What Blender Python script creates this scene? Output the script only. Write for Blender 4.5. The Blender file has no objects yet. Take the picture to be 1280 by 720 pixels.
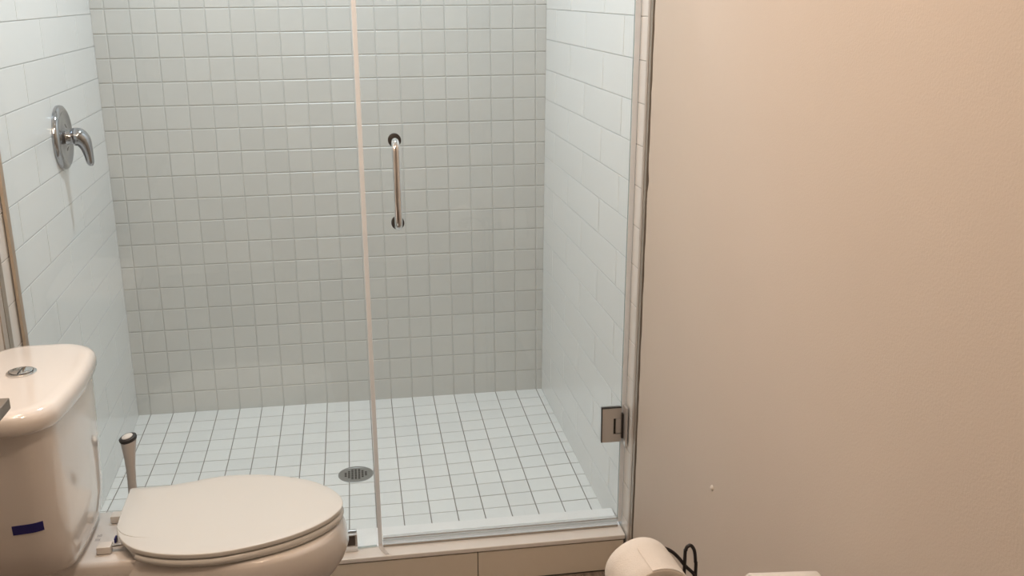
import bpy, bmesh, math, random
from mathutils import Vector, Matrix

random.seed(4)
scene = bpy.context.scene
COL = scene.collection

# ------------------------------------------------------------------ camera
S = 0.08                                   # pitch of the square shower tile (m)
F_PX = 1266.92
YAW, PIT, ROL = 0.1524, -0.2844, -0.0084
CAM = Vector((9.9155 * S, -45.1823 * S, 18.5303 * S))
fw = Vector((math.sin(YAW) * math.cos(PIT), math.cos(YAW) * math.cos(PIT), math.sin(PIT)))
r0 = Vector((math.cos(YAW), -math.sin(YAW), 0.0))
u0 = r0.cross(fw)
rx = r0 * math.cos(ROL) + u0 * math.sin(ROL)
ux = -r0 * math.sin(ROL) + u0 * math.cos(ROL)
cd = bpy.data.cameras.new('camera')
cam = bpy.data.objects.new('camera', cd)
COL.objects.link(cam)
cd.sensor_width = 36.0
cd.lens = F_PX / 1280.0 * 36.0
cd.clip_start = 0.02
cam.matrix_world = Matrix(((rx.x, ux.x, -fw.x, CAM.x), (rx.y, ux.y, -fw.y, CAM.y), (rx.z, ux.z, -fw.z, CAM.z), (0, 0, 0, 1)))
scene.camera = cam

# ------------------------------------------------------------------ world, exposure
world = bpy.data.worlds.new('world')
scene.world = world
world.use_nodes = True
world.node_tree.nodes['Background'].inputs[0].default_value = (0.8, 0.85, 0.9, 1)
world.node_tree.nodes['Background'].inputs[1].default_value = 0.02
scene.view_settings.view_transform = 'Standard'
scene.view_settings.look = 'None'
scene.view_settings.gamma = 1.0
scene.view_settings.use_curve_mapping = False
scene.view_settings.exposure = 0.0
SHOWER_W, SHOWER_C = 19.8, (0.785, 0.905, 1.0)
VANITY_W, VANITY_C = 4.6, (1.0, 0.735, 0.535)
ROOM_W, ROOM_C = 11.5, (1.0, 0.735, 0.535)

# ------------------------------------------------------------------ helpers
def tag(o, label=None, cat=None, group=None, kind=None):
    if label: o['label'] = label
    if cat: o['category'] = cat
    if group: o['group'] = group
    if kind: o['kind'] = kind
    return o

def empty(name, loc, rz=0.0):
    o = bpy.data.objects.new(name, None)
    o.location = loc
    o.rotation_euler = (0, 0, rz)
    o.empty_display_size = 0.05
    COL.objects.link(o)
    return o

class MB:
    """collects geometry in world coordinates; build() links it as one object relative to its origin"""
    def __init__(self):
        self.v, self.f, self.m = [], [], []
    def add(self, vs, fs, mi=0):
        n = len(self.v)
        self.v += [Vector(p) for p in vs]
        self.f += [tuple(i + n for i in f) for f in fs]
        self.m += [mi] * len(fs)
        return self
    def box(self, x0, x1, y0, y1, z0, z1, bev=0.0, mi=0, seg=2):
        bm = bmesh.new()
        bmesh.ops.create_cube(bm, size=1.0)
        for v in bm.verts:
            v.co = Vector(((x0 + x1) / 2 + v.co.x * (x1 - x0), (y0 + y1) / 2 + v.co.y * (y1 - y0), (z0 + z1) / 2 + v.co.z * (z1 - z0)))
        if bev > 0:
            bmesh.ops.bevel(bm, geom=bm.edges[:], offset=bev, segments=seg, profile=0.5, affect='EDGES')
        bm.verts.index_update()
        self.add([v.co.copy() for v in bm.verts], [tuple(v.index for v in f.verts) for f in bm.faces], mi)
        bm.free()
        return self
    def loft(self, rings, cap0=True, cap1=True, closed=False, mi=0):
        n = len(rings[0])
        vs = [p for r in rings for p in r]
        fs = []
        k = len(rings)
        for i in range(k if closed else k - 1):
            a, b = i * n, ((i + 1) % k) * n
            for j in range(n):
                j2 = (j + 1) % n
                fs.append((a + j, a + j2, b + j2, b + j))
        if not closed:
            if cap0: fs.append(tuple(range(n - 1, -1, -1)))
            if cap1: fs.append(tuple((k - 1) * n + j for j in range(n)))
        return self.add(vs, fs, mi)
    def lathe(self, prof, c, axis=(0, 0, 1), n=40, mi=0, cap=True):
        """prof: list of (radius, height along axis)"""
        a = Vector(axis).normalized()
        t = Vector((1, 0, 0)) if abs(a.x) < 0.9 else Vector((0, 1, 0))
        e1 = (t - a * t.dot(a)).normalized()
        e2 = a.cross(e1)
        c = Vector(c)
        rings = [[c + a * h + (e1 * math.cos(2 * math.pi * j / n) + e2 * math.sin(2 * math.pi * j / n)) * r for j in range(n)] for r, h in prof]
        return self.loft(rings, cap, cap, mi=mi)
    def tube(self, pts, rad, n=12, mi=0, sub=0, closed=False):
        pts = [Vector(p) for p in pts]
        rads = list(rad) if isinstance(rad, (list, tuple)) else [rad] * len(pts)
        if sub:
            P, Q, m = [], [], len(pts)
            for i in range(m if closed else m - 1):
                if closed:
                    p0, p1, p2, p3 = pts[i - 1], pts[i], pts[(i + 1) % m], pts[(i + 2) % m]
                else:
                    p0, p1, p2, p3 = pts[max(i - 1, 0)], pts[i], pts[i + 1], pts[min(i + 2, m - 1)]
                for s in range(sub):
                    t = s / sub
                    P.append(0.5 * ((2 * p1) + (p2 - p0) * t + (2 * p0 - 5 * p1 + 4 * p2 - p3) * t * t + (3 * p1 - p0 - 3 * p2 + p3) * t ** 3))
                    Q.append(rads[i] * (1 - t) + rads[(i + 1) % m] * t)
            if not closed:
                P.append(pts[-1]); Q.append(rads[-1])
            pts, rads = P, Q
        m = len(pts)
        nrm, rings = None, []
        for i in range(m):
            if closed: tg = (pts[(i + 1) % m] - pts[i - 1]).normalized()
            else: tg = (pts[min(i + 1, m - 1)] - pts[max(i - 1, 0)]).normalized()
            if nrm is None:
                a = Vector((0, 0, 1)) if abs(tg.z) < 0.9 else Vector((1, 0, 0))
                nrm = (a - tg * a.dot(tg)).normalized()
            else:
                nrm = (nrm - tg * nrm.dot(tg)).normalized()
            b = tg.cross(nrm)
            rings.append([pts[i] + (nrm * math.cos(2 * math.pi * j / n) + b * math.sin(2 * math.pi * j / n)) * rads[i] for j in range(n)])
        return self.loft(rings, closed=closed, mi=mi)
    def mesh(self, name, mats, origin=(0, 0, 0), smooth=False, angle=40):
        me = bpy.data.meshes.new(name)
        o = Vector(origin)
        me.from_pydata([tuple(p - o) for p in self.v], [], self.f)
        for m in (mats if isinstance(mats, (list, tuple)) else [mats]): me.materials.append(m)
        bm = bmesh.new(); bm.from_mesh(me)
        for f, mi in zip(bm.faces, self.m): f.material_index = mi
        bmesh.ops.recalc_face_normals(bm, faces=bm.faces)
        if smooth:
            for f in bm.faces: f.smooth = True
            for e in bm.edges:
                if len(e.link_faces) == 2: e.smooth = e.calc_face_angle(0) < math.radians(angle)
        bm.to_mesh(me); bm.free()
        return me
    def build(self, name, mats, parent=None, loc=None, smooth=False, angle=40):
        """parent: world position of the parent's origin is taken off; rotated parents get local coordinates directly"""
        if parent is not None:
            org = Vector(loc) if loc is not None else parent_origin(parent)
        else:
            org = Vector(loc) if loc is not None else Vector((0, 0, 0))
        o = bpy.data.objects.new(name, self.mesh(name, mats, org, smooth, angle))
        COL.objects.link(o)
        if parent is not None: o.parent = parent
        else: o.location = org
        return o

def parent_origin(p):
    v = Vector((0, 0, 0))
    while p is not None:
        v += p.location
        p = p.parent
    return v

# ------------------------------------------------------------------ materials
def mat(name, color=(0.8, 0.8, 0.8), rough=0.5, metal=0.0, coat=0.0, noise=0.0, nscale=20.0, bump=0.0, bscale=200.0, rand=0.0, ior=1.5, spec=0.5):
    m = bpy.data.materials.new(name)
    m.use_nodes = True
    nt = m.node_tree
    b = nt.nodes['Principled BSDF']
    b.inputs['Roughness'].default_value = rough
    b.inputs['Metallic'].default_value = metal
    b.inputs['IOR'].default_value = ior
    b.inputs['Specular IOR Level'].default_value = spec
    b.inputs['Coat Weight'].default_value = coat
    b.inputs['Coat Roughness'].default_value = 0.05
    b.inputs['Base Color'].default_value = (*color, 1)
    tc = nt.nodes.new('ShaderNodeTexCoord')
    src = None
    if noise > 0:
        n = nt.nodes.new('ShaderNodeTexNoise')
        n.inputs['Scale'].default_value = nscale
        n.inputs['Detail'].default_value = 4
        nt.links.new(tc.outputs['Object'], n.inputs['Vector'])
        mx = nt.nodes.new('ShaderNodeMix'); mx.data_type = 'RGBA'
        mx.inputs['A'].default_value = (*[c * (1 - noise) for c in color], 1)
        mx.inputs['B'].default_value = (*[min(1, c * (1 + noise)) for c in color], 1)
        nt.links.new(n.outputs['Fac'], mx.inputs['Factor'])
        src = mx.outputs['Result']
    if rand > 0:
        oi = nt.nodes.new('ShaderNodeObjectInfo')
        mr = nt.nodes.new('ShaderNodeMapRange')
        mr.inputs['To Min'].default_value = 1 - rand
        mr.inputs['To Max'].default_value = 1 + rand
        nt.links.new(oi.outputs['Random'], mr.inputs['Value'])
        hs = nt.nodes.new('ShaderNodeHueSaturation')
        if src is not None: nt.links.new(src, hs.inputs['Color'])
        else: hs.inputs['Color'].default_value = (*color, 1)
        nt.links.new(mr.outputs['Result'], hs.inputs['Value'])
        src = hs.outputs['Color']
    if src is not None: nt.links.new(src, b.inputs['Base Color'])
    if bump > 0:
        n2 = nt.nodes.new('ShaderNodeTexNoise')
        n2.inputs['Scale'].default_value = bscale
        n2.inputs['Detail'].default_value = 3
        nt.links.new(tc.outputs['Object'], n2.inputs['Vector'])
        bp = nt.nodes.new('ShaderNodeBump')
        bp.inputs['Strength'].default_value = bump
        bp.inputs['Distance'].default_value = 0.001
        nt.links.new(n2.outputs['Fac'], bp.inputs['Height'])
        nt.links.new(bp.outputs['Normal'], b.inputs['Normal'])
    return m

def glass_mat(name, tint, base=0.04, gain=1.0):
    """architectural glass: clear tinted transmission plus a Schlick mirror reflection"""
    m = bpy.data.materials.new(name)
    m.use_nodes = True
    nt = m.node_tree
    nt.nodes.clear()
    out = nt.nodes.new('ShaderNodeOutputMaterial')
    tr = nt.nodes.new('ShaderNodeBsdfTransparent'); tr.inputs[0].default_value = (*tint, 1)
    gl = nt.nodes.new('ShaderNodeBsdfGlossy'); gl.inputs['Roughness'].default_value = 0.01
    lw = nt.nodes.new('ShaderNodeLayerWeight'); lw.inputs['Blend'].default_value = 0.5
    pw = nt.nodes.new('ShaderNodeMath'); pw.operation = 'POWER'; pw.inputs[1].default_value = 5.0
    ma = nt.nodes.new('ShaderNodeMath'); ma.operation = 'MULTIPLY_ADD'; ma.inputs[1].default_value = (1 - base) * gain; ma.inputs[2].default_value = base
    nt.links.new(lw.outputs['Facing'], pw.inputs[0])
    nt.links.new(pw.outputs[0], ma.inputs[0])
    mx = nt.nodes.new('ShaderNodeMixShader')
    nt.links.new(ma.outputs[0], mx.inputs['Fac'])
    nt.links.new(tr.outputs[0], mx.inputs[1])
    nt.links.new(gl.outputs[0], mx.inputs[2])
    nt.links.new(mx.outputs[0], out.inputs['Surface'])
    return m

def vinyl_mat(name, color, clear):
    m = bpy.data.materials.new(name)
    m.use_nodes = True
    nt = m.node_tree
    b = nt.nodes['Principled BSDF']
    b.inputs['Base Color'].default_value = (*color, 1)
    b.inputs['Roughness'].default_value = 0.25
    out = nt.nodes['Material Output']
    tr = nt.nodes.new('ShaderNodeBsdfTransparent')
    mx = nt.nodes.new('ShaderNodeMixShader'); mx.inputs['Fac'].default_value = clear
    tl = nt.nodes.new('ShaderNodeBsdfTranslucent'); tl.inputs['Color'].default_value = (*color, 1)
    m2 = nt.nodes.new('ShaderNodeMixShader'); m2.inputs['Fac'].default_value = 0.4
    nt.links.new(b.outputs[0], m2.inputs[1]); nt.links.new(tl.outputs[0], m2.inputs[2])
    nt.links.new(m2.outputs[0], mx.inputs[1]); nt.links.new(tr.outputs[0], mx.inputs[2])
    nt.links.new(mx.outputs[0], out.inputs['Surface'])
    return m

def emit_mat(name, color, strength):
    m = bpy.data.materials.new(name)
    m.use_nodes = True
    b = m.node_tree.nodes['Principled BSDF']
    b.inputs['Base Color'].default_value = (0.9, 0.9, 0.88, 1)
    b.inputs['Emission Color'].default_value = (*color, 1)
    b.inputs['Emission Strength'].default_value = strength
    return m

def wood_mat(name):
    m = mat(name, (0.25, 0.2, 0.16), 0.45, rand=0.18, spec=0.3)
    nt = m.node_tree
    tc = nt.nodes.new('ShaderNodeTexCoord')
    mp = nt.nodes.new('ShaderNodeMapping'); mp.inputs['Scale'].default_value = (40, 2.5, 1)
    nt.links.new(tc.outputs['Object'], mp.inputs['Vector'])
    n = nt.nodes.new('ShaderNodeTexNoise'); n.inputs['Scale'].default_value = 2.0; n.inputs['Detail'].default_value = 6
    nt.links.new(mp.outputs[0], n.inputs['Vector'])
    cr = nt.nodes.new('ShaderNodeValToRGB')
    cr.color_ramp.elements[0].position = 0.3; cr.color_ramp.elements[0].color = (0.13, 0.10, 0.085, 1)
    cr.color_ramp.elements[1].position = 0.72; cr.color_ramp.elements[1].color = (0.34, 0.28, 0.235, 1)
    nt.links.new(n.outputs['Fac'], cr.inputs[0])
    hs = [x for x in nt.nodes if x.type == 'HUE_SAT'][0]
    nt.links.new(cr.outputs[0], hs.inputs['Color'])
    return m

M = {}
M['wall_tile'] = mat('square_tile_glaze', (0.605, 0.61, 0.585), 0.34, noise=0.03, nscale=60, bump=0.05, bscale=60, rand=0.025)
M['side_tile'] = mat('subway_tile_glaze', (0.80, 0.81, 0.80), 0.2, noise=0.02, nscale=30, bump=0.04, bscale=25, rand=0.015)
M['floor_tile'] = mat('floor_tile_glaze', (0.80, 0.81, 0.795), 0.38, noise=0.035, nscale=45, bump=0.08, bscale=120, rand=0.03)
M['wall_grout'] = mat('pale_grout', (0.56, 0.565, 0.545), 0.9, noise=0.08, nscale=40)
M['side_grout'] = mat('side_grout', (0.48, 0.49, 0.485), 0.9, noise=0.06, nscale=40)
M['floor_grout'] = mat('floor_grout', (0.27, 0.25, 0.225), 0.95, noise=0.25, nscale=14)
M['paint'] = mat('white_wall_paint', (0.635, 0.565, 0.495), 0.62, noise=0.025, nscale=3.0, bump=0.25, bscale=260, spec=0.3)
M['ceiling'] = mat('ceiling_paint', (0.80, 0.80, 0.78), 0.8)
M['gap'] = mat('dark_gap', (0.05, 0.045, 0.04), 0.9)
M['trim'] = mat('brushed_grey_trim', (0.40, 0.36, 0.31), 0.42, metal=0.55, noise=0.08, nscale=40)
M['trim_light'] = mat('light_edge_trim', (0.52, 0.475, 0.43), 0.4, metal=0.3)
M['caulk'] = mat('brown_channel', (0.40, 0.34, 0.27), 0.5, noise=0.1, nscale=30)
M['curb'] = mat('cream_stone', (0.88, 0.875, 0.86), 0.3, noise=0.05, nscale=18)
M['curb_tile'] = mat('beige_curb_tile', (0.80, 0.75, 0.655), 0.35, noise=0.03, nscale=12)
M['wood'] = wood_mat('wood_look_plank')
M['porcelain'] = mat('white_porcelain', (0.785, 0.755, 0.725), 0.10, coat=0.6, noise=0.01, nscale=4)
M['seat'] = mat('white_plastic_seat', (0.72, 0.725, 0.705), 0.22, noise=0.01, nscale=6)
M['cap'] = mat('hinge_plastic', (0.80, 0.76, 0.71), 0.35)
M['chrome'] = mat('chrome', (0.72, 0.73, 0.74), 0.08, metal=1.0)
M['valve_chrome'] = mat('valve_chrome', (0.40, 0.41, 0.43), 0.1, metal=1.0)
M['nickel'] = mat('hinge_chrome', (0.66, 0.655, 0.65), 0.3, metal=0.6)
M['dark_rubber'] = mat('dark_gasket', (0.03, 0.028, 0.028), 0.5)
M['clamp_dark'] = mat('dark_reflection', (0.10, 0.085, 0.075), 0.4, metal=0.3)  # dark tone standing in for what the polished clamp reflects
M['drain'] = mat('drain_steel', (0.42, 0.42, 0.41), 0.38, metal=0.9, noise=0.06, nscale=80)
M['tape'] = mat('blue_tape', (0.016, 0.014, 0.16), 0.5, noise=0.08, nscale=90)
M['print'] = mat('grey_print', (0.30, 0.29, 0.30), 0.7)
M['paper'] = mat('toilet_paper', (0.70, 0.665, 0.615), 0.95, noise=0.03, nscale=50, bump=0.5, bscale=380, spec=0.1)
M['cardboard'] = mat('paper_core', (0.42, 0.33, 0.24), 0.9, noise=0.08, nscale=60)
M['wire'] = mat('black_wire', (0.018, 0.016, 0.018), 0.38)
M['brush'] = mat('brush_plastic', (0.62, 0.57, 0.53), 0.4)
M['brush_cap'] = mat('brush_white', (0.80, 0.80, 0.79), 0.3)
M['stone'] = mat('grey_stone', (0.20, 0.18, 0.155), 0.45, noise=0.3, nscale=35, bump=0.1, bscale=90)
M['glass'] = glass_mat('clear_glass', (0.97, 0.983, 0.98))
M['glass_edge'] = vinyl_mat('glass_edge', (0.36, 0.45, 0.42), 0.45)
M['seal'] = vinyl_mat('white_seal', (0.93, 0.93, 0.93), 0.12)
M['seal_clear'] = vinyl_mat('clear_seal', (0.82, 0.84, 0.85), 0.72)
M['nub'] = mat('nub_paint', (0.72, 0.67, 0.61), 0.7)
M['white_metal'] = mat('white_enamel', (0.85, 0.85, 0.84), 0.4)
M['lamp_cool'] = emit_mat('lamp_cool', SHOWER_C, 12.0)
M['lamp_warm'] = emit_mat('lamp_warm', VANITY_C, 10.0)

# ------------------------------------------------------------------ setting
CEIL = 2.62
FLOOR_Z = -0.062
Y_BACK = 0.0
Y_REAR = -4.6
CURB_B, CURB_F, CURB_T = -1.048, -1.200, 0.045

def frame_matrix(origin, u, v):
    u = Vector(u).normalized()
    v = Vector(v)
    v = (v - u * v.dot(u)).normalized()
    n = u.cross(v)
    return Matrix(((u.x, v.x, n.x, origin[0]), (u.y, v.y, n.y, origin[1]), (u.z, v.z, n.z, origin[2]), (0, 0, 0, 1)))

TT = 0.0022                                # how far a tile stands proud of the grout bed
def tile_mesh(name, poly, m, bev=0.0020, t=TT):
    """poly: four (u, v) corners, counter-clockwise, relative to the tile's own centre"""
    cu = sum(p[0] for p in poly) / 4; cv = sum(p[1] for p in poly) / 4
    def inset(p):
        return (p[0] - math.copysign(min(bev, abs(p[0] - cu)), p[0] - cu), p[1] - math.copysign(min(bev, abs(p[1] - cv)), p[1] - cv))
    vs = [(p[0], p[1], 0) for p in poly] + [(p[0], p[1], t - bev * 0.7) for p in poly] + [(*inset(p), t) for p in poly]
    fs = []
    for k in (0, 4):
        for j in range(4):
            fs.append((k + j, k + (j + 1) % 4, k + 4 + (j + 1) % 4, k + 4 + j))
    fs.append((8, 9, 10, 11))
    me = bpy.data.meshes.new(name)
    me.from_pydata(vs, [], fs)
    me.materials.append(m)
    return me

def place_tile(me, parent, u, v, rz=0.0, tilt=0.0016, base=-TT):
    o = bpy.data.objects.new('tile', me)
    COL.objects.link(o)
    o.parent = parent
    o.location = (u, v, base)
    o.rotation_euler = (random.uniform(-tilt, tilt), random.uniform(-tilt, tilt), rz)
    return o

ST = 0.0011                                # side tiles: a finer joint
def slab(name, mw, u0, u1, v0, v1, depth, m, face=-TT):
    b = MB().box(u0, u1, v0, v1, face - depth, face)
    o = b.build(name, m)
    o.matrix_world = mw
    return o

XL0, XLS = -0.53, 0.031                    # left wall: x = S*(XL0 + XLS*d)
XR0, XRS, XRL = 18.26, 0.0132, 0.0125      # right wall: x = S*(XR0 + XRS*d + XRL*row)
def xl(y): return S * XL0 - XLS * y
def xr(y, z=0.0): return S * XR0 - XRS * y + XRL * z

# --- back wall with square tiles
MWB = frame_matrix((0, 0, 0), (1, 0, 0), (0, 0, 1))
wall_back = slab('wall_back', MWB, -0.12, 1.60, -0.10, CEIL, 0.08, M['wall_grout'])
tag(wall_back, kind='structure')
G = 0.0026
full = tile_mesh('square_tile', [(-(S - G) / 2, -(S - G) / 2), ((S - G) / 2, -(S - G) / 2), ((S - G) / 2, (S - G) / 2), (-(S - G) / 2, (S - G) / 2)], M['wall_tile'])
rest = MB()
RH = S * 0.9985
cut_cache = {}
for r in range(0, 33):
    for c in range(-1, 19):
        u0, u1 = c * S, (c + 1) * S
        if c == -1: u0 = S * XL0 - 0.003
        if c == 18: u1 = S * (XR0 + XRL * (r + 0.5)) + 0.003
        v0, v1 = (r * RH if r else -0.006), min((r + 1) * RH, CEIL)
        if v1 - v0 < 0.01: continue
        a, b_ = (u1 - u0 - G) / 2, (v1 - v0 - G) / 2
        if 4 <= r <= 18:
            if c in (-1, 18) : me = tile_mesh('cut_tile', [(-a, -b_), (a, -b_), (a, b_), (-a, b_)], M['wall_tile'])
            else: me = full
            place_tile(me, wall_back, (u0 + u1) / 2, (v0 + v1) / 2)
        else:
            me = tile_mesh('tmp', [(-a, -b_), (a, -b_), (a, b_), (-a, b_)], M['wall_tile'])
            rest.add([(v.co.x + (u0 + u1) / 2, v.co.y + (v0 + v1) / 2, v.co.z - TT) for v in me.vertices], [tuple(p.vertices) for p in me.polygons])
            bpy.data.meshes.remove(me)
ro = rest.build('tile_courses', M['wall_tile'])
ro.parent = wall_back
tag(ro, kind='stuff')

# --- side walls: long tiles in running bond inside the shower, painted board outside
L1, PV = 16.5 * S, 1.29 * S               # first course line and course height
def course_tiles(parent, m, ends, pitch, even0, odd0, sign):
    """ends: (d0, d1) in metres along the wall from the back corner; sign: direction of u"""
    d0, d1 = ends
    cache = {}
    for k in range(-12, 14):
        zt, zb = L1 - PV * (k - 1), L1 - PV * k
        zt, zb = min(zt, CEIL), max(zb, -0.03)
        if zt - zb < 0.012: continue
        base = even0 if k % 2 == 0 else odd0
        cuts = [d0 - 0.0012]
        x = base - pitch * 6
        while x < d1:
            if x > d0 + 0.004 and x < d1 - 0.004: cuts.append(x)
            x += pitch
        cuts.append(d1)
        for a, b_ in zip(cuts[:-1], cuts[1:]):
            g = 0.0026
            hw, hh = (b_ - a - 0.0036) / 2, (zt - zb - g) / 2
            key = (round(hw, 4), round(hh, 4))
            if key not in cache:
                cache[key] = tile_mesh('long_tile', [(-hw, -hh), (hw, -hh), (hw, hh), (-hw, hh)], m, 0.0007, ST)
            place_tile(cache[key], parent, sign * (a + b_) / 2, (zt + zb) / 2, tilt=0.0009, base=-ST)

MWL = frame_matrix((S * XL0, 0, 0), (-XLS, 1, 0), (0, 0, 1))
L_END = 1.272
wall_left = slab('wall_left', MWL, -L_END, 0.0, -0.10, CEIL, 0.08, M['side_grout'], -ST)
tag(wall_left, kind='structure')
course_tiles(wall_left, M['side_tile'], (0.0, L_END), 5.27 * S, 2.97 * S, 5.60 * S, -1)

MWR = frame_matrix((S * XR0, 0, 0), (XRS, -1, 0), (XRL, 0, 1))
R_END = 1.212
wall_right = slab('wall_right', MWR, 0.0, R_END, -0.10, CEIL, 0.08, M['side_grout'], -ST)
tag(wall_right, kind='structure')
course_tiles(wall_right, M['side_tile'], (0.0, R_END), 5.22 * S, 12.54 * S, 10.0 * S, 1)

# painted board beyond the tile edges
b = MB().box(-0.09, -0.003, Y_REAR, -1.333, FLOOR_Z, CEIL)
o = b.build('wall_left_painted', M['paint'])
tag(o, kind='structure')

# painted board on the right: its cut edge beside the trim is ragged
b = MB()
EDGE = 1.262
n = 90
front, back = [], []
for i in range(n + 1):
    v = FLOOR_Z + (CEIL - FLOOR_Z) * i / n
    e = EDGE + 0.0022 * math.sin(i * 1.9) * math.sin(i * 0.37) + random.uniform(-0.0013, 0.0013) + (0.005 if i in (37, 52, 58) else 0)
    front.append((e, v, 0.0)); back.append((e, v, -0.09))
vs = front + back + [(4.75, p[1], 0.0) for p in front] + [(4.75, p[1], -0.09) for p in back]
N = n + 1
fs = []
for i in range(n):
    fs += [(i, i + 1, N + i + 1, N + i), (i, 2 * N + i, 2 * N + i + 1, i + 1), (N + i, N + i + 1, 3 * N + i + 1, 3 * N + i), (2 * N + i, 3 * N + i, 3 * N + i + 1, 2 * N + i + 1)]
fs += [(0, N, 3 * N, 2 * N), (n, 2 * N + n, 3 * N + n, N + n)]
b.add(vs, fs)
o = b.build('wall_right_painted', M['paint']); o.matrix_world = MWR
tag(o, kind='structure')
nub = MB().lathe([(0.0065, -0.0005), (0.006, 0.002), (0.003, 0.004), (0.0008, 0.0045)], (1.795, 0.489, 0), (0, 0, 1), 10).build('paint_nub', M['nub'], smooth=True)
nub.parent = o

# metal edge trims
def strips(name, mw, spec):
    root = None
    for u0, u1, n0, n1, m, bev in spec:
        bb = MB().box(u0, u1, FLOOR_Z, CEIL, n0, n1, bev)
        if root is None:
            root = bb.build(name, m); root.matrix_world = mw
            tag(root, kind='structure')
        else:
            c = bb.build('trim_strip', m); c.parent = root
    return root
strips('trim_1', MWR, [(R_END + 0.001, R_END + 0.017, -0.06, 0.0015, M['trim_light'], 0.0006), (R_END + 0.018, R_END + 0.036, -0.06, 0.0005, M['trim'], 0.0006), (R_END + 0.037, EDGE + 0.012, -0.085, -0.008, M['gap'], 0)])
strips('trim_2', MWL, [(-L_END - 0.028, -L_END - 0.001, -0.06, 0.0012, M['trim'], 0.0006), (-L_END - 0.058, -L_END - 0.030, -0.06, 0.0002, M['trim_light'], 0.0006)])

# rear wall and ceiling
o = MB().box(-0.15, 1.75, Y_REAR - 0.08, Y_REAR, FLOOR_Z, CEIL).build('wall_rear', M['paint']); tag(o, kind='structure')
o = MB().box(-0.15, 1.75, Y_REAR - 0.08, 0.08, CEIL, CEIL + 0.06).build('ceiling', M['ceiling']); tag(o, kind='structure')

# bathroom floor of wood-look planks
flo = MB().box(-0.02, 1.64, Y_REAR, CURB_F + 0.10, FLOOR_Z - 0.06, FLOOR_Z - 0.004).build('floor', M['floor_grout'])
tag(flo, kind='structure')
pw, pl = 0.153, 0.92
for i in range(10):
    x0 = 0.005 + i * (pw + 0.003)
    x1 = min(x0 + pw, 1.522)
    off = (i * 0.37) % 1.0 * pl
    y = CURB_F - 0.002
    first = True
    while y > Y_REAR + 0.02:
        ln = off if first and off > 0.1 else pl
        y1 = max(y - ln, Y_REAR + 0.002)
        p = MB().box(x0, x1, y1 + 0.0015, y - 0.0015, FLOOR_Z - 0.004, FLOOR_Z, 0.0008, seg=1).build('plank', M['wood'], flo, loc=None)
        y = y1; first = False

# shower floor, dished towards the drain
FC = (-0.063, 0.076, -0.076, 0.134, 0.016, -0.102)
def zf(x, y):
    X = min(max(x / (18 * S), 0), 1); D = min(max(-y / (13 * S), 0), 1.02)
    t = (D, D * D, D * X, D * X * X, D * D * X, D * D * X * X)
    return min(0.0, sum(c * q for c, q in zip(FC, t)))
b = MB()
nx, ny = 30, 24
vs, fs = [], []
for j in range(ny + 1):
    y = 0.0 + (CURB_B - 0.01) * j / ny
    for i in range(nx + 1):
        xa, xb = xl(y) - 0.002, xr(y) + 0.002
        x = xa + (xb - xa) * i / nx
        vs.append((x, y, zf(x, y) - 0.0016))
n1 = len(vs)
vs += [(p[0], p[1], -0.08) for p in vs]
for j in range(ny):
    for i in range(nx):
        q = j * (nx + 1) + i
        fs.append((q, q + 1, q + nx + 2, q + nx + 1))
        fs.append((n1 + q, n1 + q + nx + 1, n1 + q + nx + 2, n1 + q + 1))
per = [i for i in range(nx)] + [(j * (nx + 1) + nx) for j in range(ny)] + [ny * (nx + 1) + i for i in range(nx, 0, -1)] + [j * (nx + 1) for j in range(ny, 0, -1)]
for a, c in zip(per, per[1:] + per[:1]): fs.append((a, c, n1 + c, n1 + a))
b.add(vs, fs)
shower_floor = b.build('floor_shower', M['floor_grout'], smooth=True, angle=30)
tag(shower_floor, kind='structure')
DRAIN = (0.741, -0.579)
GF = 0.0030
for d in range(0, 14):
    ya, yb = -d * S - (GF / 2 if d else 0.0), max(-(d + 1) * S + GF / 2, CURB_B + 0.001)
    if ya - yb < 0.012: continue
    for c in range(-1, 19):
        def ends(y):
            x0 = c * S + GF / 2 if c >= 0 else xl(y) + 0.0003
            x1 = (c + 1) * S - GF / 2 if c < 18 else xr(y) - 0.0003
            return x0, x1
        (a0, a1), (b0, b1) = ends(ya), ends(yb)
        if b1 - b0 < 0.004: continue
        cx, cy = (a0 + a1) / 2, (ya + yb) / 2
        poly = [(b0, yb), (b1, yb), (a1, ya), (a0, ya)]
        bev = 0.0014
        def ins(p):
            return (p[0] - math.copysign(min(bev, abs(p[0] - cx)), p[0] - cx), p[1] - math.copysign(bev, p[1] - cy))
        cz = zf(cx, cy)
        jz = random.uniform(-0.0003, 0.0003)
        vs = [(p[0] - cx, p[1] - cy, zf(*p) - 0.0016 - cz) for p in poly] + [(p[0] - cx, p[1] - cy, zf(*p) - cz + jz - 0.0007) for p in poly] + [(ins(p)[0] - cx, ins(p)[1] - cy, zf(*p) - cz + jz) for p in poly]
        fs = [(k + j, k + (j + 1) % 4, k + 4 + (j + 1) % 4, k + 4 + j) for k in (0, 4) for j in range(4)] + [(8, 9, 10, 11)]
        me = bpy.data.meshes.new('floor_tile'); me.from_pydata(vs, [], fs); me.materials.append(M['floor_tile'])
        o = bpy.data.objects.new('tile', me); COL.objects.link(o); o.parent = shower_floor; o.location = (cx, cy, cz)

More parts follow.
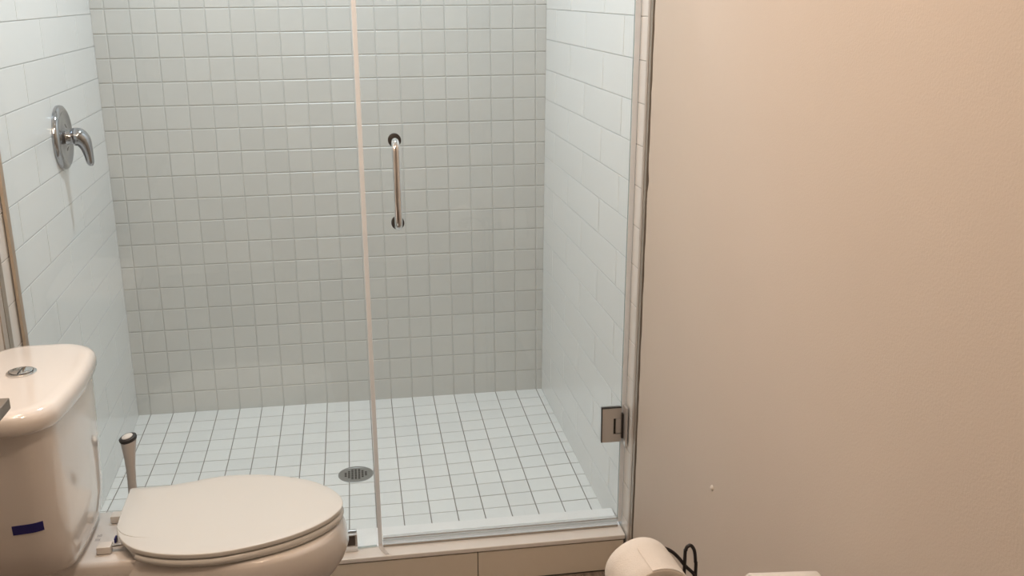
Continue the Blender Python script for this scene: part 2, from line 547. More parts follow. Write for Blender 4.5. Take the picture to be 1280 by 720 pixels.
# curb: core, stone cap, face tiles
curb = MB().box(0.005, 1.470, CURB_F + 0.012, CURB_B - 0.002, FLOOR_Z - 0.02, CURB_T - 0.0135).build('curb', M['gap'])
tag(curb, kind='structure')
MB().box(0.002, 1.4735, CURB_F - 0.003, CURB_B, CURB_T - 0.013, CURB_T, 0.002).build('cap', M['curb'], curb)
for x0, x1 in ((0.006, 0.266), (0.268, 0.665), (0.667, 1.0635), (1.0655, 1.4700)):
    MB().box(x0, x1, CURB_F, CURB_F + 0.0115, FLOOR_Z + 0.001, CURB_T - 0.0165, 0.0008, seg=1).build('tile', M['curb_tile'], curb)

# ------------------------------------------------------------------ glass
GY = -1.150                                # plane of the door
GT = 0.0096
def pane(b, x0, x1a, x1b, y0, y1, z0, z1):
    """hexahedron whose right side leans from x1a at z0 to x1b at z1; edge faces get material 1"""
    vs = [(x0, y0, z0), (x1a, y0, z0), (x1b, y0, z1), (x0, y0, z1), (x0, y1, z0), (x1a, y1, z0), (x1b, y1, z1), (x0, y1, z1)]
    b.add(vs, [(0, 1, 2, 3), (7, 6, 5, 4)], 0)
    n = len(b.v) - 8
    for f in ((1, 5, 6, 2), (0, 3, 7, 4), (0, 4, 5, 1), (3, 2, 6, 7)):
        b.f.append(tuple(i + n for i in f)); b.m.append(1)
    return b

GTOP = 2.02
# fixed panel: starts at the left wall, turned a little so that it meets the door
FPX, FPY = 0.001, -1.186
ang = math.atan2(GY - FPY, 0.797 - FPX)
FPL = math.hypot(0.797 - FPX, GY - FPY)
fixed = empty('glass_panel', (FPX, FPY, CURB_T), ang)
tag(fixed, 'fixed clear glass shower panel between the left tiled wall and the glass door', 'glass panel')
def loc_build(b, name, m, parent, **k):
    o = b.build(name, m, None, **k)
    o.parent = parent
    return o
loc_build(pane(MB(), 0.0, FPL, FPL, -GT / 2, GT / 2, 0.003, GTOP - CURB_T), 'glass_pane', [M['glass'], M['glass_edge']], fixed)
# brown wall channel at its left edge
loc_build(MB().box(-0.0040, 0.0032, -0.030, -GT / 2 - 0.0003, 0.0, GTOP - CURB_T, 0.001), 'wall_channel', M['caulk'], fixed)
# clamp on the curb: polished plate with its dark reflection painted on, and a lighter foot
cl = loc_build(MB().box(0.694, 0.7445, -0.0165, -GT / 2 - 0.0003, 0.018, 0.052, 0.0015), 'glass_clamp', M['nickel'], fixed)
MB().box(0.694, 0.7445, -0.0155, -GT / 2 - 0.0003, 0.0005, 0.0175, 0.001).build('clamp_foot', M['chrome'], cl, loc=(0, 0, 0))
MB().box(0.694, 0.7445, GT / 2 + 0.0003, 0.0155, 0.0005, 0.052, 0.0015).build('clamp_back', M['nickel'], cl, loc=(0, 0, 0))
MB().box(0.701, 0.7385, -0.0172, -0.0165, 0.0205, 0.0485, 0.0).build('clamp_reflection', M['clamp_dark'], cl, loc=(0, 0, 0))

door = empty('hinged_shower_screen', (0.811, GY, CURB_T))
tag(door, 'frameless clear glass shower door with chrome pull handle, hinged on the right wall', 'shower door', kind='thing')
DX0, DX1 = 0.8125, 1.464
dz0 = CURB_T + 0.016
pane(MB(), DX0, DX1, DX1 + 0.020, GY - GT / 2, GY + GT / 2, dz0, GTOP).build('glass_pane', [M['glass'], M['glass_edge']], door)
# white seal at the latch edge, with its free tail bent over the curb
sl = MB()
sl.box(0.8005, 0.8115, GY - 0.006, GY + 0.006, CURB_T + 0.001, GTOP, 0.001)
seal = sl.build('edge_seal', M['seal'], door)
tl = MB()
rings = []
for p, w in (((0.806, GY - 0.006, CURB_T + 0.010), 0.0052), ((0.807, GY - 0.010, CURB_T + 0.004), 0.0054), ((0.811, GY - 0.022, CURB_T + 0.0018), 0.0056), ((0.818, GY - 0.036, CURB_T + 0.0016), 0.0052), ((0.823, GY - 0.047, CURB_T + 0.0016), 0.0045)):
    p = Vector(p)
    rings.append([p + Vector((-w, 0, -0.0008)), p + Vector((w, 0, -0.0008)), p + Vector((w, 0, 0.0008)), p + Vector((-w, 0, 0.0008))])
tl.loft(rings).build('seal_tail', M['seal'], seal)
# sweep along the bottom
sw = MB().box(DX0 + 0.001, DX1, GY - 0.0075, GY - GT / 2 - 0.0003, dz0 - 0.012, dz0 + 0.012, 0.001)
sw.box(DX0 + 0.001, DX1, GY + GT / 2 + 0.0003, GY + 0.0075, dz0 - 0.012, dz0 + 0.012, 0.001)
swp = sw.build('bottom_sweep', M['seal_clear'], door)
MB().box(DX0 + 0.001, DX1, GY - 0.0085, GY - 0.0060, dz0 - 0.0145, dz0 - 0.0095, 0.0005).build('sweep_rail', M['trim'], swp)
MB().box(DX0 + 0.001, DX1, GY - 0.0082, GY - 0.0076, dz0 + 0.0105, dz0 + 0.0125).build('sweep_lip', M['trim'], swp)
# clear seal on the hinge side
es = MB()
for y0, y1 in ((GY - 0.0065, GY + 0.0065),):
    vs = []
    for z in (dz0, GTOP):
        x = 1.4645 + 0.020 * (z - dz0) / (GTOP - dz0)
        xw = xr(GY, z) - 0.0025
        vs += [(x, y0, z), (xw, y0, z), (xw, y1, z), (x, y1, z)]
    es.add(vs, [(0, 1, 2, 3), (4, 7, 6, 5), (0, 4, 5, 1), (1, 5, 6, 2), (2, 6, 7, 3), (3, 7, 4, 0)])
es.build('hinge_seal', M['seal'], door)
# pull handle
hx, hz0, hz1, hr = 0.8875, 0.937, 1.141, 0.0094
yo = GY - GT / 2
pts = [(hx, yo - 0.001, hz1)]
for a in range(0, 91, 15):
    t = math.radians(a); rr = 0.020
    pts.append((hx, yo - 0.055 + rr - rr * math.sin(t), hz1 - rr + rr * math.cos(t)))
for a in range(90, -1, -15):
    t = math.radians(a); rr = 0.020
    pts.append((hx, yo - 0.055 + rr - rr * math.sin(t), hz0 + rr - rr * math.cos(t)))
pts.append((hx, yo - 0.001, hz0))
hd = MB().tube(pts, hr, 20).build('handle', M['chrome'], door, smooth=True)
for z in (hz0, hz1):
    MB().lathe([(0.016, 0.0002), (0.016, 0.0022), (0.0145, 0.003), (0.0098, 0.003)], (hx, yo, z), (0, -1, 0), 28).build('washer', M['dark_rubber'], hd, smooth=True)
    MB().lathe([(0.0155, 0.0002), (0.0155, 0.004), (0.012, 0.006)], (hx, GY + GT / 2, z), (0, 1, 0), 28).build('end_cap', M['dark_rubber'], hd, smooth=True)
# hinge
hz = (0.3065, 0.4045)
hx0, hx1 = 1.4135, 1.4660
hin = MB()
def cplate(b, y0, y1):
    nz0, nz1, nx = 0.329, 0.375, 1.4445
    prof = [(hx0, hz[0]), (hx1, hz[0]), (hx1, nz0), (nx, nz0), (nx, nz1), (hx1, nz1), (hx1, hz[1]), (hx0, hz[1])]
    b.loft([[(x, y0, z) for x, z in prof], [(x, y1, z) for x, z in prof]])
cplate(hin, yo - 0.0065, yo - 0.0003)
cplate(hin, GY + GT / 2 + 0.0003, GY + GT / 2 + 0.0065)
hg = hin.build('hinge', M['nickel'], door)
MB().box(1.4512, 1.4690, yo - 0.0068, yo - 0.0006, 0.3315, 0.3735, 0.0008).build('knuckle', M['nickel'], hg)
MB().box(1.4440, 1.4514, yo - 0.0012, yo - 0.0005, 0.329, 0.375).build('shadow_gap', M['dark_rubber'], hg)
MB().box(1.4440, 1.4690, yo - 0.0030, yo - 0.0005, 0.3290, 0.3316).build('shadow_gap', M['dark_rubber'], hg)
MB().box(hx0 - 0.0022, hx0 - 0.0002, yo - 0.0060, yo - 0.0003, hz[0], hz[1] + 0.002).build('gasket', M['dark_rubber'], hg)
MB().box(hx0 - 0.0022, hx1, yo - 0.0062, yo - 0.0003, hz[1] + 0.0002, hz[1] + 0.0026).build('gasket', M['dark_rubber'], hg)
wp = MB().box(1.4705, 1.4765, GY - 0.038, GY - 0.006, hz[0] - 0.006, hz[1] + 0.010, 0.001)
wl = wp.build('wall_leaf', M['nickel'], hg)
MB().box(1.4655, 1.4705, yo - 0.014, yo - 0.002, 0.318, 0.390, 0.001).build('pivot', M['dark_rubber'], hg)

# ------------------------------------------------------------------ drain
DZ = zf(*DRAIN)
dr = empty('shower_drain', (DRAIN[0], DRAIN[1], DZ))
tag(dr, 'round grey metal shower drain with a slotted strainer, set in the shower floor', 'drain')
MB().lathe([(0.0565, -0.0005), (0.0565, 0.0018), (0.0545, 0.0026), (0.047, 0.0022), (0.046, 0.0014), (0.0001, 0.0014)], (DRAIN[0], DRAIN[1], DZ), (0, 0, 1), 44).build('strainer', M['drain'], dr, smooth=True, angle=30)
hl = MB()
for i in range(-3, 4):
    for j in range(-3, 4):
        if i * i + j * j > 11: continue
        x, y = DRAIN[0] + i * 0.0108, DRAIN[1] + j * 0.0104
        hl.box(x - 0.0034, x + 0.0034, y - 0.0037, y + 0.0037, DZ + 0.0010, DZ + 0.0017)
h_ = hl.build('slots', M['gap'], dr)
h_['kind'] = 'stuff'

# ------------------------------------------------------------------ mixing valve on the left wall
VY, VZ = -0.606, 1.100
VX = xl(VY)
vn = Vector((1, XLS, 0)).normalized()
val = empty('shower_valve', (VX, VY, VZ))
tag(val, 'chrome shower mixing valve with a round plate and curved lever on the left tiled wall', 'shower valve')
MB().lathe([(0.0895, 0.0005), (0.0900, 0.007), (0.0870, 0.0135), (0.0800, 0.0175), (0.0760, 0.0178), (0.0735, 0.0160), (0.0640, 0.0125), (0.0450, 0.0120), (0.0320, 0.0140), (0.0270, 0.0180), (0.0001, 0.0182)], (VX, VY, VZ), vn, 56).build('escutcheon', M['valve_chrome'], val, smooth=True, angle=50)
c0 = Vector((VX, VY, VZ))
MB().lathe([(0.023, 0.012), (0.022, 0.018), (0.0195, 0.022), (0.0195, 0.036)], c0, vn, 32).build('hub', M['valve_chrome'], val, smooth=True)
pts = [c0 + vn * a + Vector((0, 0, h)) for a, h in ((0.0355, 0.000), (0.040, 0.001), (0.050, -0.001), (0.0605, -0.012), (0.067, -0.030), (0.0705, -0.052), (0.0725, -0.072), (0.0735, -0.082))]
MB().tube(pts, [0.019, 0.0255, 0.0262, 0.0220, 0.0165, 0.0128, 0.0108, 0.0050], 20, sub=4).build('lever', M['valve_chrome'], val, smooth=True, angle=60)

# ------------------------------------------------------------------ toilet
TY = -1.555
toi = empty('toilet', (0.36, TY, FLOOR_Z))
tag(toi, 'white two-piece toilet with closed lid and dual-flush tank against the left wall', 'toilet')
def egg(z, xr_, xf, hw, cy=TY, xm=None, er=2.6, ef=2.1, n=64):
    xm = xm if xm is not None else xr_ + (xf - xr_) * 0.52
    ring = []
    for j in range(n):
        t = 2 * math.pi * j / n
        c, s = math.cos(t), math.sin(t)
        e = ef if c >= 0 else er
        a = (xf - xm) if c >= 0 else (xm - xr_)
        ring.append((xm + math.copysign(abs(c) ** (2 / e), c) * a, cy + math.copysign(abs(s) ** (2 / e), s) * hw, z))
    return ring
RZ = 0.366
b = MB()
b.loft([egg(FLOOR_Z + 0.0005, 0.10, 0.560, 0.118, er=4), egg(FLOOR_Z + 0.02, 0.10, 0.560, 0.118, er=4), egg(0.03, 0.105, 0.548, 0.108, er=4), egg(0.12, 0.11, 0.575, 0.112, er=4), egg(0.18, 0.12, 0.630, 0.130, er=3.6),
        egg(0.225, 0.14, 0.682, 0.150, er=3), egg(0.262, 0.18, 0.713, 0.163), egg(0.285, 0.21, 0.7265, 0.170), egg(0.310, 0.235, 0.7345, 0.1745), egg(0.335, 0.255, 0.732, 0.1745), egg(0.354, 0.265, 0.726, 0.171), egg(RZ - 0.003, 0.272, 0.722, 0.168), egg(RZ, 0.280, 0.716, 0.162)])
# rear deck that carries the tank
def rrect(z, x0, x1, y0, y1, r, n=8):
    ring = []
    for cx, cy, a0 in ((x1 - r, y1 - r, 0), (x0 + r, y1 - r, 90), (x0 + r, y0 + r, 180), (x1 - r, y0 + r, 270)):
        for k in range(n + 1):
            a = math.radians(a0 + 90 * k / n)
            ring.append((cx + r * math.cos(a), cy + r * math.sin(a), z))
    return ring
b.loft([rrect(0.10, 0.06, 0.30, TY - 0.10, TY + 0.10, 0.03), rrect(0.24, 0.05, 0.31, TY - 0.105, TY + 0.105, 0.03), rrect(0.32, 0.04, 0.34, TY - 0.112, TY + 0.120, 0.03), rrect(0.352, 0.04, 0.34, TY - 0.113, TY + 0.121, 0.03), rrect(0.360, 0.045, 0.335, TY - 0.108, TY + 0.116, 0.028), rrect(0.3625, 0.052, 0.33, TY - 0.102, TY + 0.110, 0.024)])
b.build('bowl', M['porcelain'], toi, smooth=True, angle=55)

# lid outline as it lies (top view), clockwise from the rear far corner
LID = [(0.2465, -1.412), (0.2465, -1.4300), (0.2475, -1.503), (0.2510, -1.575), (0.2560, -1.602), (0.2700, -1.638), (0.2920, -1.670), (0.3220, -1.6950), (0.3650, -1.7150), (0.4170, -1.7265), (0.4800, -1.7280), (0.5500, -1.7130), (0.6250, -1.6830), (0.6840, -1.6400), (0.7170, -1.5960), (0.7260, -1.5600), (0.7190, -1.5240), (0.6940, -1.4810), (0.6520, -1.4400), (0.6010, -1.4110), (0.5500, -1.3920), (0.4980, -1.3820), (0.4500, -1.3800), (0.4100, -1.3880), (0.3760, -1.3990), (0.3300, -1.4080), (0.2900, -1.4085), (0.2560, -1.4085)]
def smooth_loop(p, k=4):
    out, m = [], len(p)
    for i in range(m):
        p0, p1, p2, p3 = [Vector((*p[(i + q) % m], 0)) for q in (-1, 0, 1, 2)]
        for s in range(k):
            t = s / k
            q = 0.5 * ((2 * p1) + (p2 - p0) * t + (2 * p0 - 5 * p1 + 4 * p2 - p3) * t * t + (3 * p1 - p0 - 3 * p2 + p3) * t ** 3)
            out.append((q.x, q.y))
    return out
LIDS = smooth_loop(LID)
CX, CY = 0.48, -1.553
def scaled(loop, s, z, grow=0.0):
    ring = []
    for x, y in loop:
        d = Vector((x - CX, y - CY))
        L = d.length
        d = d * ((L * s + grow) / L)
        ring.append((CX + d.x, CY + d.y, z))
    return ring
b = MB()
b.loft([scaled(LIDS, 1, 0.3885, -0.004), scaled(LIDS, 1, 0.3905, -0.0008), scaled(LIDS, 1, 0.3985, 0.0), scaled(LIDS, 1, 0.3998, -0.0008), scaled(LIDS, 1, 0.4004, -0.0024), scaled(LIDS, 0.88, 0.4010), scaled(LIDS, 0.6, 0.4016), scaled(LIDS, 0.3, 0.4020), scaled(LIDS, 0.05, 0.4021)])
b.build('lid', M['seat'], toi, smooth=True, angle=50)
b = MB()
seat_o = [(x if x > 0.30 else x + 0.012, y) for x, y in LIDS]
b.loft([scaled(seat_o, 1, 0.3695, -0.004), scaled(seat_o, 1, 0.3715, -0.001), scaled(seat_o, 1, 0.3780, 0.0015), scaled(seat_o, 1, 0.3850, -0.001), scaled(seat_o, 1, 0.3870, -0.006), scaled(seat_o, 0.62, 0.3860), scaled(seat_o, 0.60, 0.3780), scaled(seat_o, 0.62, 0.3700)], closed=True)
b.build('seat', M['seat'], toi, smooth=True, angle=50)
MB().tube([(0.2530, -1.5860, 0.3998), (0.2620, -1.6050, 0.4003), (0.2760, -1.6230, 0.4004), (0.2960, -1.6360, 0.4005), (0.3200, -1.6440, 0.4005), (0.3520, -1.6480, 0.4002)], [0.0010, 0.0016, 0.0018, 0.0016, 0.0012, 0.0005], 8, sub=4).build('lid_crease', M['seat'], toi, smooth=True)
for yc in (-1.4890, -1.6210):
    hc = MB().box(0.2185, 0.2470, yc - 0.0130, yc + 0.0130, 0.3635, 0.3800, 0.0018).build('hinge_cap', M['cap'], toi, smooth=True)
    MB().tube([(0.2475, yc, 0.374), (0.285, yc, 0.377)], 0.0045, 10).build('hinge_pin', M['chrome'], hc, smooth=True)
# tiny blue protective scrap by the hinge and two columns of small print on the deck
MB().box(0.2440, 0.2475, -1.588, -1.572, 0.3630, 0.3725).build('blue_scrap', M['tape'], toi)
pr_ = MB()
for k in range(2):
    for q in range(5):
        ln = (0.0055, 0.0048, 0.0056, 0.0040, 0.0052)[(q + 2 * k) % 5]
        x = 0.2005 + q * 0.0021 + k * 0.0004
        y = -1.572 + k * 0.017
        pr_.box(x, x + 0.0008, y, y + ln * 2, 0.3624, 0.3628)
pr_.build('small_print', M['print'], toi)

# tank
TC = -1.575
def tank_ring(z, xf, hw, r, bow, xb=0.012, n=10):
    base = rrect(z, xb, xf, TC - hw, TC + hw, r, n)
    out = []
    # add points on the front side so that it can bow
    m = len(base)
    pts = base + []
    full = []
    for i in range(m):
        full.append(base[i])
        a, c = base[i], base[(i + 1) % m]
        d = math.hypot(a[0] - c[0], a[1] - c[1])
        if (i + 1) % (n + 1) == 0:
            for s in range(1, 8): full.append((a[0] + (c[0] - a[0]) * s / 8, a[1] + (c[1] - a[1]) * s / 8, z))
    for x, y, z_ in full:
        k = max(0.0, 1 - ((y - TC) / hw) ** 2)
        fx = max(0.0, (x - xb) / (xf - xb))
        out.append((x + bow * k * fx * fx, y, z_))
    return out
TANK = [(0.3640, 0.158, 0.105, 0.045, 0.008), (0.3680, 0.174, 0.130, 0.050, 0.010), (0.3800, 0.185, 0.152, 0.055, 0.012), (0.4050, 0.190, 0.168, 0.056, 0.014), (0.4500, 0.192, 0.1780, 0.055, 0.015), (0.5300, 0.193, 0.1850, 0.055, 0.016), (0.6200, 0.194, 0.1910, 0.055, 0.017), (0.7020, 0.195, 0.1950, 0.055, 0.018)]
b = MB()
b.loft([tank_ring(*t) for t in TANK])
b.build('tank', M['porcelain'], toi, smooth=True, angle=55)
LT = [(0.7025, 0.192, 0.203, 0.062, 0.019), (0.7040, 0.1985, 0.2095, 0.065, 0.020), (0.7100, 0.202, 0.2130, 0.067, 0.021), (0.7260, 0.203, 0.2140, 0.068, 0.021), (0.7370, 0.2005, 0.2110, 0.067, 0.021), (0.7435, 0.1945, 0.2050, 0.064, 0.020), (0.7465, 0.1860, 0.1960, 0.060, 0.020), (0.7470, 0.174, 0.1840, 0.055, 0.018)]
b = MB()
b.loft([tank_ring(*t, xb=0.006) for t in LT])
lidt = b.build('tank_lid', M['porcelain'], toi, smooth=True, angle=55)
BX, BY = 0.100, -1.555
MB().lathe([(0.0290, 0.0002), (0.0290, 0.0025), (0.0270, 0.0042), (0.0240, 0.0042), (0.0235, 0.0025), (0.0001, 0.0025)], (BX, BY, 0.747), (0, 0, 1), 40).build('flush_ring', M['chrome'], lidt, smooth=True)
for sgn in (1, -1):
    ring = []
    for k in range(25):
        a = math.radians(-88 + 176 * k / 24)
        ring.append((BX + sgn * (0.0008 + 0.0215 * math.cos(a)), BY + 0.0215 * math.sin(a)))
    b = MB()
    b.loft([[(x, y, 0.7497) for x, y in ring], [(x, y, 0.7528) for x, y in ring], [(BX + (x - BX) * 0.9 + sgn * 0.0006, BY + (y - BY) * 0.9, 0.7538) for x, y in ring]])
    b.build('flush_button', M['chrome'], lidt, smooth=True, angle=30)
# blue tape on the side of the tank that faces the camera
def tank_side(x, z):
    for (a, c) in zip(TANK[:-1], TANK[1:]):
        if a[0] <= z <= c[0]:
            t = (z - a[0]) / (c[0] - a[0])
            prm = [p + (q - p) * t for p, q in zip(a, c)]
            xf, hw, r = prm[1], prm[2], prm[3]
            if x <= xf - r: return TC - hw
            q = min(1.0, (x - (xf - r)) / r)
            return TC - hw + r - r * math.sqrt(max(0, 1 - q * q))
b = MB()
vs, fs = [], []
nT = 12
for i in range(nT + 1):
    x = 0.1085 + (0.1640 - 0.1085) * i / nT
    for z in (0.4905 + 0.004 * i / nT, 0.5105 + 0.004 * i / nT):
        for off in (0.0002, 0.0012): vs.append((x, tank_side(x, z) - off, z))
for i in range(nT):
    a, c = i * 4, i * 4 + 4
    fs += [(a + 1, c + 1, c + 3, a + 3), (a, a + 2, c + 2, c), (a, c, c + 1, a + 1), (a + 2, a + 3, c + 3, c + 2)]
fs += [(0, 1, 3, 2), (nT * 4, nT * 4 + 2, nT * 4 + 3, nT * 4 + 1)]
b.add(vs, fs)
tp = b.build('tape_strip', M['tape'], toi, smooth=True)
tag(tp, 'dark blue tape strip on the tank side')

# ------------------------------------------------------------------ toilet brush behind the bowl
BRX, BRY = 0.2225, -1.300
br = empty('toilet_brush', (BRX, BRY, FLOOR_Z))
tag(br, 'toilet brush with a flared pale handle and dark-rimmed top, standing behind the toilet', 'toilet brush')
MB().lathe([(0.050, 0.0), (0.052, 0.006), (0.047, 0.15), (0.044, 0.235), (0.034, 0.240), (0.030, 0.238)], (BRX, BRY, FLOOR_Z), (0, 0, 1), 36).build('holder', M['brush'], br, smooth=True)
ax = Vector((0.030, 0.0, 1.0)).normalized()
B0 = Vector((BRX - 0.004, BRY, FLOOR_Z + 0.24))
MB().lathe([(0.013, -0.01), (0.0115, 0.06), (0.0105, 0.14), (0.0100, 0.19), (0.0110, 0.225), (0.0135, 0.255), (0.0165, 0.280), (0.0190, 0.2960)], B0, ax, 28).build('handle', M['brush'], br, smooth=True)
TA = Vector((-0.24, -0.10, 1.0)).normalized()
tp0 = B0 + ax * 0.2985
MB().lathe([(0.0192, -0.0045), (0.0208, -0.001), (0.0205, 0.0035), (0.0165, 0.0060), (0.0130, 0.0055)], tp0, TA, 32).build('rim', M['dark_rubber'], br, smooth=True)
MB().lathe([(0.0135, 0.0052), (0.0125, 0.0072), (0.0080, 0.0088), (0.0002, 0.0094)], tp0, TA, 28).build('top_button', M['brush_cap'], br, smooth=True)

# ------------------------------------------------------------------ toilet paper stand and rolls
PX, PY = 1.2575, -2.322
wr = 0.0027
st = empty('toilet_paper_stand', (PX, PY, FLOOR_Z))
tag(st, 'black wire toilet paper stand with a hairpin top in front of the right wall', 'toilet paper stand')
top = 0.6865
pts = [(PX - 0.0065, PY, FLOOR_Z + 0.004), (PX - 0.0065, PY, 0.3), (PX - 0.0065, PY, 0.64), (PX - 0.0055, PY, top - 0.010), (PX - 0.0015, PY, top - 0.0028), (PX + 0.0025, PY, top - 0.0028), (PX + 0.0080, PY, top - 0.012), (PX + 0.0105, PY, 0.655), (PX + 0.0115, PY, 0.62), (PX + 0.0115, PY, 0.3), (PX + 0.0115, PY, FLOOR_Z + 0.004)]
MB().tube(pts, wr, 10, sub=5).build('post', M['wire'], st, smooth=True, angle=60)
RC = Vector((1.174, -2.334, 0.663))         # centre of the first roll's far end
RR, RL = 0.0508, 0.092
RA = Vector((0.084, -0.996, 0)).normalized()
ca = RC + Vector((0, 0, 0.0150))            # the arm carries the core
pts = [(PX + 0.0115, PY - 0.001, 0.610), (PX + 0.0095, PY - 0.001, 0.6330), (PX - 0.0045, PY + 0.001, 0.6490), (PX - 0.0165, PY + 0.002, 0.6650), (PX - 0.0265, PY + 0.003, 0.6750), (PX - 0.0385, PY + 0.004, 0.6815), (PX - 0.055, PY + 0.005, 0.6845), tuple(ca - RA * 0.010), tuple(ca + RA * 0.012), tuple(ca + RA * (RL * 0.5)), tuple(ca + RA * (RL + 0.010)), tuple(ca + RA * (RL + 0.018) + Vector((0, 0, 0.006)))]
MB().tube(pts, wr, 10, sub=6).build('arm', M['wire'], st, smooth=True, angle=60)
R2 = Vector((1.3685, -2.424, 0.6285))       # centre of the second roll
pts = [(PX + 0.0115, PY, 0.60), (PX + 0.022, PY - 0.03, 0.618), (PX + 0.040, R2.y + 0.016, 0.634), (R2.x - 0.055, R2.y + 0.0065, 0.6355), (R2.x, R2.y, 0.6355), (R2.x + 0.052, R2.y - 0.006, 0.6355), (R2.x + 0.058, R2.y - 0.0065, 0.643)]
MB().tube(pts, wr, 10, sub=6).build('arm', M['wire'], st, smooth=True, angle=60)
MB().tube([(PX + 0.0025 + 0.095 * math.cos(t * math.pi / 12), PY + 0.095 * math.sin(t * math.pi / 12) , FLOOR_Z + 0.0035) for t in range(24)], 0.0034, 10, closed=True).build('base_ring', M['wire'], st, smooth=True, angle=60)
MB().tube([(PX + 0.0025 - 0.095, PY, FLOOR_Z + 0.0035), (PX + 0.0975, PY, FLOOR_Z + 0.0035)], 0.003, 10).build('base_bar', M['wire'], st, smooth=True, angle=60)

def roll(c, axis, R, L, label, wob=0.0008):
    a = Vector(axis).normalized()
    e1 = Vector((0, 0, 1)); e1 = (e1 - a * e1.dot(a)).normalized(); e2 = a.cross(e1)
    c = Vector(c)
    root = empty('toilet_paper_roll', c)
    tag(root, label, 'toilet paper')
    n = 72
    rnd = [random.uniform(-1, 1) for _ in range(12)]
    def ring(r, h, w=1.0):
        out = []
        for j in range(n):
            t = 2 * math.pi * j / n
            q = r + w * wob * (rnd[0] * math.sin(2 * t + 1) + rnd[1] * math.sin(3 * t + h * 30) + rnd[2] * math.sin(5 * t + 2))
            out.append(c + a * (h + w * wob * 0.6 * math.sin(4 * t + rnd[3] * 3)) + (e1 * math.cos(t) + e2 * math.sin(t)) * q)
        return out
    k = 0.0021
    rings = [ring(0.0205, 0.001, 0), ring(0.035, 0.0), ring(R - k, 0.0), ring(R, k), ring(R, L * 0.25), ring(R, L * 0.5), ring(R, L * 0.75), ring(R, L - k), ring(R - k, L), ring(0.035, L), ring(0.0205, L - 0.001, 0)]
    MB().loft(rings, closed=True).build('paper', M['paper'], root, smooth=True, angle=50)
    MB().loft([ring(0.0202, 0.0005, 0), ring(0.0202, L - 0.0005, 0), ring(0.0188, L - 0.0005, 0), ring(0.0188, 0.0005, 0)], closed=True).build('core', M['cardboard'], root, smooth=True, angle=50)
    return root, ring
r1, ring1 = roll(RC, RA, RR, RL, 'full toilet paper roll on the wire stand arm, its end facing the camera', 0.0003)
# loose end of the sheet on the first roll
e = MB()
rr_ = []
for h in (RL * 0.30, RL * 0.5, RL * 0.75, RL - 0.002):
    row = []
    for k in range(9):
        t = math.radians(-14 + 58 * k / 8)
        q = RR + 0.0005 - 0.0004 * k / 8
        pp = RC + RA * h + Vector((-RA.y, RA.x, 0)) * (q * math.sin(t))
        row.append((pp.x, pp.y, RC.z + q * math.cos(t)))
    rr_.append(row)
vs = [p for r in rr_ for p in r] + [(p[0], p[1], p[2] + 0.0003) for r in rr_ for p in r]
fs = []
for i in range(3):
    for j in range(8):
        q = i * 9 + j
        fs += [(q, q + 1, q + 10, q + 9), (36 + q, 36 + q + 9, 36 + q + 10, 36 + q + 1)]
per = list(range(9)) + [17, 26] + list(range(35, 26, -1)) + [18, 9]
for a, c in zip(per, per[1:] + per[:1]): fs.append((a, c, 36 + c, 36 + a))
e.add(vs, fs).build('loose_sheet', M['paper'], r1, smooth=True, angle=40)
roll(R2 - Vector((0.0495, -0.006, 0.003)), (0.993, -0.115, 0.0), 0.0555, 0.099, 'toilet paper roll at the bottom edge, only its top in view, by the right wall', 0.0012)

# ------------------------------------------------------------------ counter at the left
ct = empty('vanity_counter', (0.09, -2.3, 0.797))
tag(ct, 'grey stone vanity countertop, only its corner in view beside the toilet tank', 'countertop')
MB().box(0.0135, 0.1815, -3.25, -1.8735, 0.797, 0.817, 0.0015).build('stone_slab', M['stone'], ct)
MB().box(0.0135, 0.0335, -3.22, -1.95, 0.755, 0.7965, 0.002).build('wall_cleat', M['stone'], ct)

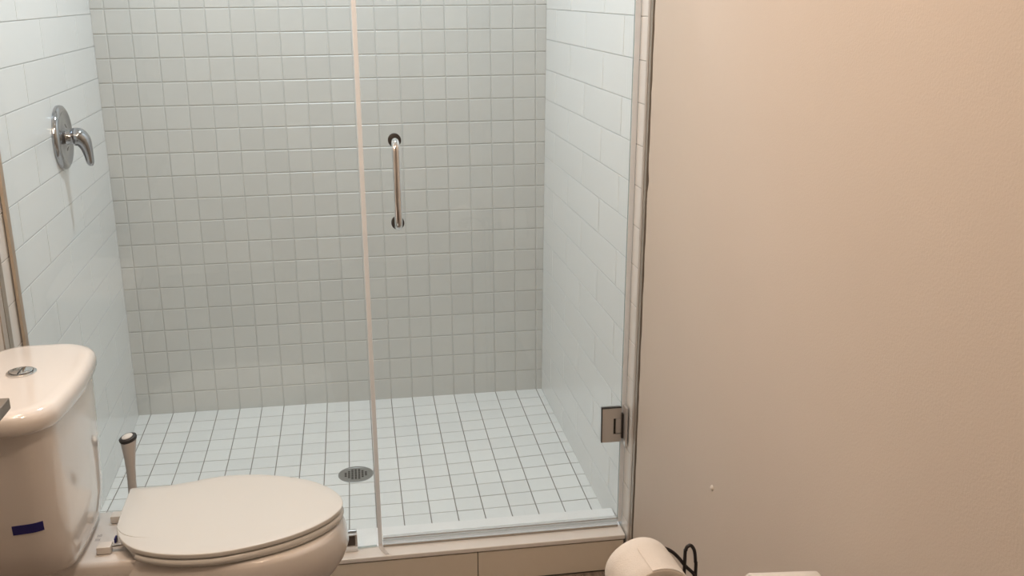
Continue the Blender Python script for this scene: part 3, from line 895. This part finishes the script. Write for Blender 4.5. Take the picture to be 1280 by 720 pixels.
# ------------------------------------------------------------------ lamps
def area(name, loc, rot, size, power, color, size_y=None, parent=None):
    l = bpy.data.lights.new(name, 'AREA')
    l.energy = power; l.color = color
    l.shape = 'DISK' if size_y is None else 'RECTANGLE'
    l.size = size
    if size_y: l.size_y = size_y
    o = bpy.data.objects.new(name, l)
    COL.objects.link(o)
    o.location = loc; o.rotation_euler = rot
    if parent: o.parent = parent; o.location = Vector(loc) - parent_origin(parent)
    return o

def downlight(x, y, power, color, m, label):
    root = empty('ceiling_light', (x, y, CEIL))
    tag(root, label, 'ceiling light')
    MB().lathe([(0.095, -0.0005), (0.095, -0.006), (0.080, -0.012), (0.074, -0.012), (0.074, -0.002), (0.0745, -0.0005)], (x, y, CEIL), (0, 0, 1), 40).build('bezel', M['white_metal'], root, smooth=True)
    MB().lathe([(0.0735, -0.003), (0.0735, -0.006), (0.0001, -0.006)], (x, y, CEIL), (0, 0, 1), 40).build('diffuser', m, root)
    area('downlight_lamp', (x, y, CEIL - 0.014), (0, 0, 0), 0.14, power, color, parent=root)
    return root
downlight(0.70, -0.78, SHOWER_W, SHOWER_C, M['lamp_cool'], 'round recessed ceiling light above the shower drain, out of frame')
downlight(0.80, -2.50, ROOM_W, ROOM_C, M['lamp_warm'], 'round recessed ceiling light over the bathroom floor, out of frame')

vl = empty('vanity_light', (-0.003, -1.85, 1.80))
tag(vl, 'three-shade vanity light bar on the left wall above the counter, out of frame', 'wall light')
wx = -0.006
MB().box(wx + 0.004, wx + 0.028, -2.15, -1.55, 1.77, 1.83, 0.004).build('back_plate', M['nickel'], vl)
for y in (-2.07, -1.85, -1.63):
    sh = MB().lathe([(0.018, 0.0), (0.045, -0.03), (0.055, -0.10), (0.052, -0.12), (0.002, -0.122)], (wx + 0.095, y, 1.805), (0, 0, 1), 28).build('lamp_shade', M['lamp_warm'], vl, smooth=True)
    MB().tube([(wx + 0.028, y, 1.80), (wx + 0.095, y, 1.813)], 0.007, 10).build('lamp_arm', M['nickel'], vl, smooth=True)
    l = bpy.data.lights.new('vanity_lamp', 'POINT'); l.energy = VANITY_W; l.color = VANITY_C; l.shadow_soft_size = 0.05
    lo = bpy.data.objects.new('vanity_lamp', l); COL.objects.link(lo); lo.parent = vl
    lo.location = Vector((wx + 0.17, y, 1.74)) - vl.location
